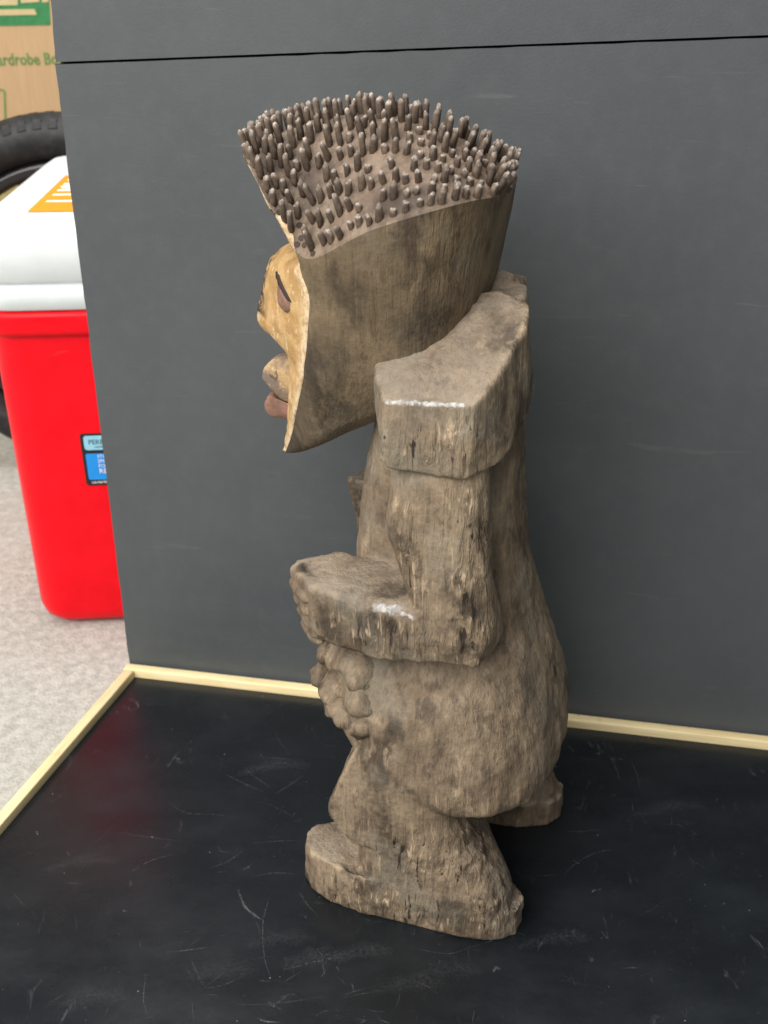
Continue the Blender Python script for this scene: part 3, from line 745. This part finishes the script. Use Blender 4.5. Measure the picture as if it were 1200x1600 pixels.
# --- head: side skin and face skin share the sharp face edge
edge = np.array([(.122, .050, .557), (.107, .056, .535), (.089, .061, .509), (.085, .062, .496), (.0805, .062, .482), (.082, .061, .465), (.085, .059, .445), (.0875, .0575, .434),
                 (.0895, .0545, .425), (.097, .046, .405), (.106, .033, .385), (.1155, .0185, .365), (.1275, .003, .3445)])
def edge_at(z):
    k = int(np.searchsorted(-edge[:, 2], -z)) ; k = min(max(k, 1), len(edge) - 1)
    t = (z - edge[k - 1, 2]) / (edge[k, 2] - edge[k - 1, 2]); return cr(edge, k - 1 + min(max(t, 0), 1))
c0 = [(.139, .562), (.1120, .535), (.0980, .510), (.1230, .4965), (.1345, .4840), (.1405, .465), (.1450, .447), (.1415, .4370), (.1205, .4270), (.1205, .405), (.1225, .385), (.1260, .365), (.1300, .3440)]
c1 = [(.135, .028, .560), (.1000, .030, .535), (.0860, .034, .510), (.1060, .034, .496), (.1150, .033, .482), (.1170, .031, .465), (.1185, .028, .446), (.1165, .027, .436), (.1100, .028, .4262),
      (.1130, .024, .405), (.1170, .017, .385), (.1220, .009, .365), (.1290, .0012, .3443)]
rows = 90; cols = 17; EYE_C = at(446, 466, .028)
v = []; f = []; fd = []; fw = []
for i in range(rows):
    u = i / (rows - 1) * (len(c0) - 1)
    a = cr(np.array(c0), u); b = cr(np.array(c1), u); e_ = cr(edge, u)
    A_ = np.array((a[0], 0, a[1])); B_ = np.array(b); E_ = np.array(e_)
    k = max(0, min(1, 1 - abs(a[1] - .462) / .045))
    line = []
    for j in range(cols):
        t = j / (cols - 1)
        p = (1 - t) ** 2 * A_ + 2 * t * (1 - t) * (B_ * 2 - (A_ + E_) / 2) * 1 + t ** 2 * E_
        line.append(p)
    line.append(E_ + np.array((-.004, -.004, 0)))
    full = [p * np.array((1, -1, 1)) for p in reversed(line[1:])] + line
    for p in full:
        q = Vector(p); q.x -= .0030 * math.exp(-((abs(q.y) - EYE_C.y) / .0075) ** 2 - ((q.z - EYE_C.z) / .013) ** 2); q.x += (noise.noise(q * 130) * .0010 + noise.noise(q * 320) * .0006 + (noise.voronoi(q * 75)[0][0] - .3) * .0016)
        v.append(q); fd.append(float(np.clip(1.5 - abs(p[1]) / .011, 0, 1) * (1 if .449 < p[2] < .494 else 0)) if True else 0)
        fw.append(float(np.clip(1 - np.linalg.norm(np.array((p[0], abs(p[1]), p[2])) - E_) / .012, 0, 1)) * .9)
W_ = 2 * (cols + 1) - 1
for i in range(rows - 1):
    for j in range(W_ - 1): f.append((i * W_ + j, (i + 1) * W_ + j, (i + 1) * W_ + j + 1, i * W_ + j + 1))

T = [  # rows from the hair line down to the jaw; columns from the face edge round to the middle of the back
    [(.089, .061, .509), (.0735, .068, .508), (.037, .076, .528), (.004, .0735, .540), (-.018, .057, .545), (-.028, .034, .544), (-.031, 0, .541)],
    [(.085, .062, .496), (.066, .0685, .490), (.036, .0745, .500), (.006, .0705, .510), (-.0145, .054, .513), (-.0235, .032, .512), (-.026, 0, .510)],
    [(.0805, .062, .482), (.062, .068, .470), (.035, .071, .470), (.008, .066, .475), (-.010, .051, .478), (-.018, .030, .478), (-.021, 0, .478)],
    [(.085, .059, .445), (.066, .065, .440), (.037, .066, .440), (.010, .061, .440), (-.003, .048, .440), (-.009, .028, .440), (-.012, 0, .440)],
    [(.097, .046, .405), (.079, .054, .405), (.055, .0560, .410), (.030, .052, .415), (.012, .045, .420), (.004, .028, .420), (0, 0, .420)],
    [(.1155, .0185, .365), (.100, .033, .372), (.078, .0455, .383), (.055, .048, .395), (.030, .042, .405), (.020, .025, .405), (.015, 0, .405)],
    [(.1275, .003, .3445), (.113, .0135, .3505), (.090, .027, .365), (.066, .030, .380), (.045, .025, .390), (.035, .012, .393), (.030, 0, .394)],
    [(.1280, .0, .3443), (.113, .0, .3500), (.091, .0, .363), (.068, .0, .378), (.047, .0, .388), (.036, .0, .392), (.030, 0, .394)]]
T = np.array(T)
nr, nc = 96, 84
hv = []; hf = []
def t_at(u, w_):
    colpts = np.array([cr(T[:, k], u) for k in range(T.shape[1])]); return cr(colpts, w_)
for i in range(nr):
    u = i / (nr - 1) * (T.shape[0] - 1)
    colpts = np.array([cr(T[:, k], u) for k in range(T.shape[1])])
    if u <= 6: colpts[0] = edge_at(max(min(colpts[0][2], .509), .3446))
    for j in range(nc):
        w_ = j / (nc - 1) * (T.shape[1] - 1); p = Vector(cr(colpts, w_))
        k = min(1, j / 5) * min(1, i / 4)
        p.y += k * (noise.noise(p * 42) * .0010 + noise.noise(Vector((p.x * 260, p.y * 200, p.z * 40))) * .00035)
        p.x += k * (noise.noise(p * 60 + Vector((4, 4, 4))) * .0006)
        hv.append(p)
# cap of the head (the scalp): a dome from the hair line up to the crown
rim = [(.140, 0, .562), (.135, .028, .560), (.122, .050, .557), (.107, .056, .535), (.089, .061, .509), (.0735, .068, .508), (.037, .076, .528), (.004, .0735, .540), (-.018, .057, .545), (-.028, .034, .544), (-.031, 0, .541)]
rim = np.array(rim)
spine = np.array([(.118, .572), (.095, .579), (.060, .5850), (.030, .5825), (.005, .5720), (-.018, .5560)])
def spine_pt(F_):
    F_ = min(max(F_, -.018), .118); x = spine[::-1, 0]; return np.array((F_, 0, np.interp(F_, x, spine[::-1, 1])))
NR, NT_ = 110, 20
def cap_pt(u, t):
    p = np.array(np.array([np.interp(u, np.arange(len(rim)), rim[:, k]) for k in range(3)])) if False else cr(rim, u)
    s = spine_pt(p[0] * .86 + .006); q = p + (s - p) * t
    hz = math.sin(t * math.pi / 2) ** 1.0
    return np.array((q[0], q[1], p[2] + (s[2] - p[2]) * (.30 * t + .70 * hz)))
capv = []; capf = []
for i in range(NR):
    u = i / (NR - 1) * (len(rim) - 1)
    for j in range(NT_):
        p = Vector(cap_pt(u, j / (NT_ - 1))); k = min(1, j / 3)
        p.z += k * (noise.noise(p * 70) * .0010 + noise.noise(p * 200) * .0005); capv.append(p)
for i in range(NR - 1):
    for j in range(NT_ - 1): capf.append((i * NT_ + j, i * NT_ + j + 1, (i + 1) * NT_ + j + 1, (i + 1) * NT_ + j))
for i in range(nr - 1):
    for j in range(nc - 1): hf.append((i * nc + j, (i + 1) * nc + j, (i + 1) * nc + j + 1, i * nc + j + 1))
def sym(verts, faces, merge=.0004):
    bm = bmesh.new(); vs = [bm.verts.new(p) for p in verts]
    for q in faces:
        try: bm.faces.new([vs[i] for i in q])
        except ValueError: pass
    g = bmesh.ops.duplicate(bm, geom=list(bm.faces))
    nvs = {x for x in g['geom'] if isinstance(x, bmesh.types.BMVert)}; nfs = [x for x in g['geom'] if isinstance(x, bmesh.types.BMFace)]
    for q in nvs: q.co.y = -q.co.y
    bmesh.ops.reverse_faces(bm, faces=nfs)
    mid = [q for q in bm.verts if abs(q.co.y) < .0015]
    for q in mid: q.co.y = 0 if abs(q.co.y) < .0012 else q.co.y
    bmesh.ops.remove_doubles(bm, verts=mid, dist=merge)
    bmesh.ops.dissolve_degenerate(bm, edges=bm.edges, dist=1e-6)
    return bm
bm = sym(hv, hf)
head = link('head', bm_mesh('head', bm), M['head'], statue, True)
me = head.data; hn = len(me.vertices); hc = np.empty(hn * 3); me.vertices.foreach_get('co', hc); hc = hc.reshape(-1, 3)
hr = np.clip(1 - seg_d(hc, at(690, 380, .075), at(740, 430, .06)) / .03, 0, 1) * .6
a_ = me.attributes.new('rough', 'FLOAT', 'POINT'); a_.data.foreach_set('value', hr.astype(np.float32))
for nme, arr in (('dark', np.maximum(np.clip(1 - seg_d(hc, at(640, 520, .065), at(720, 480, .06)) / .022, 0, 1), np.clip(1 - seg_d(hc, at(450, 690, .01), at(520, 560, .06)) / .03, 0, 1) * .6)),):
    a_ = me.attributes.new(nme, 'FLOAT', 'POINT'); a_.data.foreach_set('value', (arr * .8).astype(np.float32))
scalp = link('scalp', bm_mesh('scalp', sym(capv, capf)), M['scalp'], head, True)
fm = mesh('face', v, f)
for nme, arr in (('dark', fd), ('white', fw)):
    a_ = fm.attributes.new(nme, 'FLOAT', 'POINT'); a_.data.foreach_set('value', arr)
face = link('face', fm, M['ochre'], head, True)
fb = BVHTree.FromPolygons([tuple(p) for p in v], f)
def face_hit(L, z):
    h = fb.ray_cast(Vector((.3, L, z)), Vector((-1, 0, 0))); return h[0], (h[1] if h[1].x > 0 else -h[1])
# almond eyes with a dark lid slit
def patch(outline, lift, mat, name, dome, s=1, parent=None):
    c_ = Vector((sum(p[0] for p in outline) / len(outline), sum(p[1] for p in outline) / len(outline))); vv = []; ff = []; n = len(outline); m = 5
    for k in range(m):
        t = k / (m - 1)
        for (L, z) in outline:
            l2, z2 = L + (c_.x - L) * t, z + (c_.y - z) * t
            h, nn = face_hit(l2 * s, z2)
            vv.append(h + nn * (lift - (.0025 if k == 0 else 0) + dome * (1 - (1 - t) ** 2)))
    for k in range(m - 1):
        for i in range(n): ff.append((k * n + i, k * n + (i + 1) % n, (k + 1) * n + (i + 1) % n, (k + 1) * n + i))
    ff.append(tuple((m - 1) * n + i for i in range(n)))
    bm = bmesh.new(); vs = [bm.verts.new(p) for p in vv]
    for q in ff: bm.faces.new([vs[i] for i in q])
    return link(name, bm_mesh(name, bm), mat, parent or face, True)
def face_px(px, py):
    d = ray(px, py); Rm = Matrix.Rotation(-YAW, 3, 'Z'); o_ = Rm @ (CAM - ORG); dd = Rm @ d
    h = fb.ray_cast(o_, dd.normalized()); return h[0]
def oval(c_, du, dv, n=18):
    return None
eye_px = [(435, 452), (437, 440), (442, 446), (449, 460), (455, 476), (456, 488), (452, 493), (445, 488), (438, 479), (435, 468)]
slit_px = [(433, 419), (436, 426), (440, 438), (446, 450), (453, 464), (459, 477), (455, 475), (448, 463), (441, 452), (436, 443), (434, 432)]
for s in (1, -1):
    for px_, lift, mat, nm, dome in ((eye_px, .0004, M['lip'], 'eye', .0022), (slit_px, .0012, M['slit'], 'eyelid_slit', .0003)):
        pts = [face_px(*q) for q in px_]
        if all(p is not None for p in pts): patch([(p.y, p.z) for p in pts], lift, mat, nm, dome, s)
# lips
def lip(secs, name, mat):
    rows_ = []
    for (L, fb_, ff_, z0_, z1_) in secs:
        ring = []
        for i in range(16):
            a = 2 * math.pi * i / 16; c_, s_2 = math.cos(a), math.sin(a)
            ring.append(((fb_ + ff_) / 2 + (ff_ - fb_) / 2 * math.copysign(abs(c_) ** .8, c_), L, (z0_ + z1_) / 2 + (z1_ - z0_) / 2 * math.copysign(abs(s_2) ** .8, s_2) - .10 * (c_) * (z1_ - z0_)))
        rows_.append(ring)
    return wooden(name, loft(rows_), mat, face, .0008)
def lip_profile(px_, wdt, name, mat, n=15):
    prof = [at(x, y, 0) for x, y in px_]; zc_ = sum(p.z for p in prof) / len(prof); K = [(p.x, p.z) for p in prof]
    # soften the carved profile with a few extra points
    P = []
    for i in range(len(K)):
        a, b = np.array(K[i]), np.array(K[(i + 1) % len(K)]); P += [a * .82 + b * .18, a * .5 + b * .5, a * .18 + b * .82]
    rows_ = []
    for i in range(n):
        t = -1 + 2 * i / (n - 1); k = max(.02, 1 - abs(t) ** 7) ** .5
        rows_.append([(.112 + (x - .112) * (.12 + .88 * k), t * wdt, zc_ + (z - zc_) * (.35 + .65 * k)) for x, z in P])
    return wooden(name, loft(rows_), mat, face, .0012)
lip_profile([(470, 554), (444, 555), (428, 559), (416, 571), (414, 587), (430, 603), (446, 621), (470, 626)], .0115, 'upper_lip', M['lip_top'])
lip_profile([(470, 624), (447, 626), (430, 611), (421, 614), (417, 624), (418, 638), (427, 647), (470, 652)], .0100, 'lower_lip', M['lip'])

# --- wooden pegs of the hair and a few empty peg holes
def peg_mesh(r, h, seed):
    rnd = random.Random(seed); n = 7; rows_ = []; bx_, by_ = rnd.uniform(-.12, .12), rnd.uniform(-.12, .12); sl_ = rnd.uniform(0, .5); sa = rnd.uniform(0, 6.28); tp_ = rnd.uniform(.25, .75)
    for z, k in ((-.003, 1.06), (h * .4, 1.0), (h * .78, .93), (h * .94, .55 + .4 * tp_), (h, .7 * tp_)):
        rows_.append([(bx_ * z + math.cos(2 * math.pi * i / n) * r * k * rnd.uniform(.84, 1.12), by_ * z + math.sin(2 * math.pi * i / n) * r * k * rnd.uniform(.84, 1.12),
                       z + (rnd.uniform(-.0005, .0005) if z > 0 else 0) + (math.cos(2 * math.pi * i / n - sa) * r * sl_ if z > h * .9 else 0)) for i in range(n)])
    me = bm_mesh('peg', loft(rows_)); a_ = me.attributes.new('tip', 'FLOAT', 'POINT')
    a_.data.foreach_set('value', [float(np.clip((q.co.z / h - .80) * 4.5, 0, 1)) * rnd.uniform(.3, 1) for q in me.vertices])
    me.polygons.foreach_set('use_smooth', [True] * len(me.polygons)); me.materials.append(M['peg']); return me
longs = [peg_mesh(random.uniform(.0020, .0026), random.uniform(.0095, .0140), k) for k in range(12)]
mids = [peg_mesh(random.uniform(.0020, .0026), random.uniform(.0060, .0090), 20 + k) for k in range(10)]
stubs = [peg_mesh(random.uniform(.0020, .0026), random.uniform(.0030, .0055), 40 + k) for k in range(6)]
cb = BVHTree.FromPolygons([tuple(p) for p in capv] + [(p.x, -p.y, p.z) for p in capv], capf + [tuple(len(capv) + i for i in reversed(q)) for q in capf])
placed = []; npeg = 0
cand = []
for j, t in enumerate((.07, .19, .31, .43, .55, .67, .79, .90, .985)):
    us = np.linspace(0, len(rim) - 1, 400); ln = np.concatenate([[0], np.cumsum([np.linalg.norm(cap_pt(a, t) - cap_pt(b, t)) for a, b in zip(us, us[1:])])])
    for s in (1, -1):
        sp_ = .0074 if s > 0 else .0088
        if s < 0 and t < .28: continue
        d_ = sp_ * (.5 if j % 2 else .1) + .002
        while d_ < ln[-1]:
            u = float(np.interp(d_ + random.gauss(0, .0008), ln, us)); p = Vector(cap_pt(u, min(1, max(.04, t + random.gauss(0, .012))))); p.y *= s; cand.append((p, u, t)); d_ += sp_
def peg_gap(p, u, t):
    # ring spacing: denser towards the crown and the back
    return .0052
for p, u, t in cand:
    if len(placed) >= 299: break
    if t < .05: continue
    px_x = p.x
    if p.y > 0 and p.z < .517 and p.x > .082: continue          # the corner where pegs have fallen out
    g = peg_gap(p, u, t)
    if any((p - q).length < g for q in placed): continue
    if random.random() < .03: continue
    placed.append(p)
    n_ = Vector((0, 0, 1))
    h = cb.find_nearest(p); nn = h[1] if h[1].z > 0 else -h[1]
    cx_ = .04
    lean = Vector(((p.x - cx_) * 3.6 if p.x > cx_ else (p.x - cx_) * 5.5, p.y * 3.0, 1)).normalized()
    d = (nn * .35 + lean * .9 + Vector((random.gauss(0, .07), random.gauss(0, .07), 0))).normalized()
    mid_near = p.y > .012 and -.02 < p.x < .075
    pool = longs
    if mid_near: pool = random.choice([mids, stubs, stubs, mids]) if p.x < .05 else random.choice([mids, mids, longs])
    elif p.y > .03: pool = random.choice([mids, longs, mids])
    if random.random() < .04: pool = stubs
    if t > .6 and p.x > .0 and random.random() < .6: pool = longs
    o = link('peg', random.choice(pool), None, head)
    o.location = h[0]; o.rotation_mode = 'QUATERNION'; o.rotation_quaternion = d.to_track_quat('Z', 'Y')
for px_, py_ in ((468, 352), (471, 372), (476, 383), (489, 396), (464, 382), (424, 312), (436, 332)):
    d = ray(px_, py_); Rm = Matrix.Rotation(-YAW, 3, 'Z'); o_ = Rm @ (CAM - ORG)
    h = cb.ray_cast(o_, (Rm @ d).normalized())
    if h[0] is None: continue
    nn = h[1] if h[1].dot(Rm @ d) < 0 else -h[1]
    o = link('peg_hole', bm_mesh('peg_hole', loft([[(math.cos(a) * r, math.sin(a) * r * .9, z) for a in [2 * math.pi * i / 10 for i in range(10)]] for r, z in ((.0024, -.001), (.0022, .00018), (.0012, .00012))], True)), M['hole'], head, True)
    o.location = h[0]; o.rotation_mode = 'QUATERNION'; o.rotation_quaternion = nn.to_track_quat('Z', 'Y')
print('pegs', len(placed))
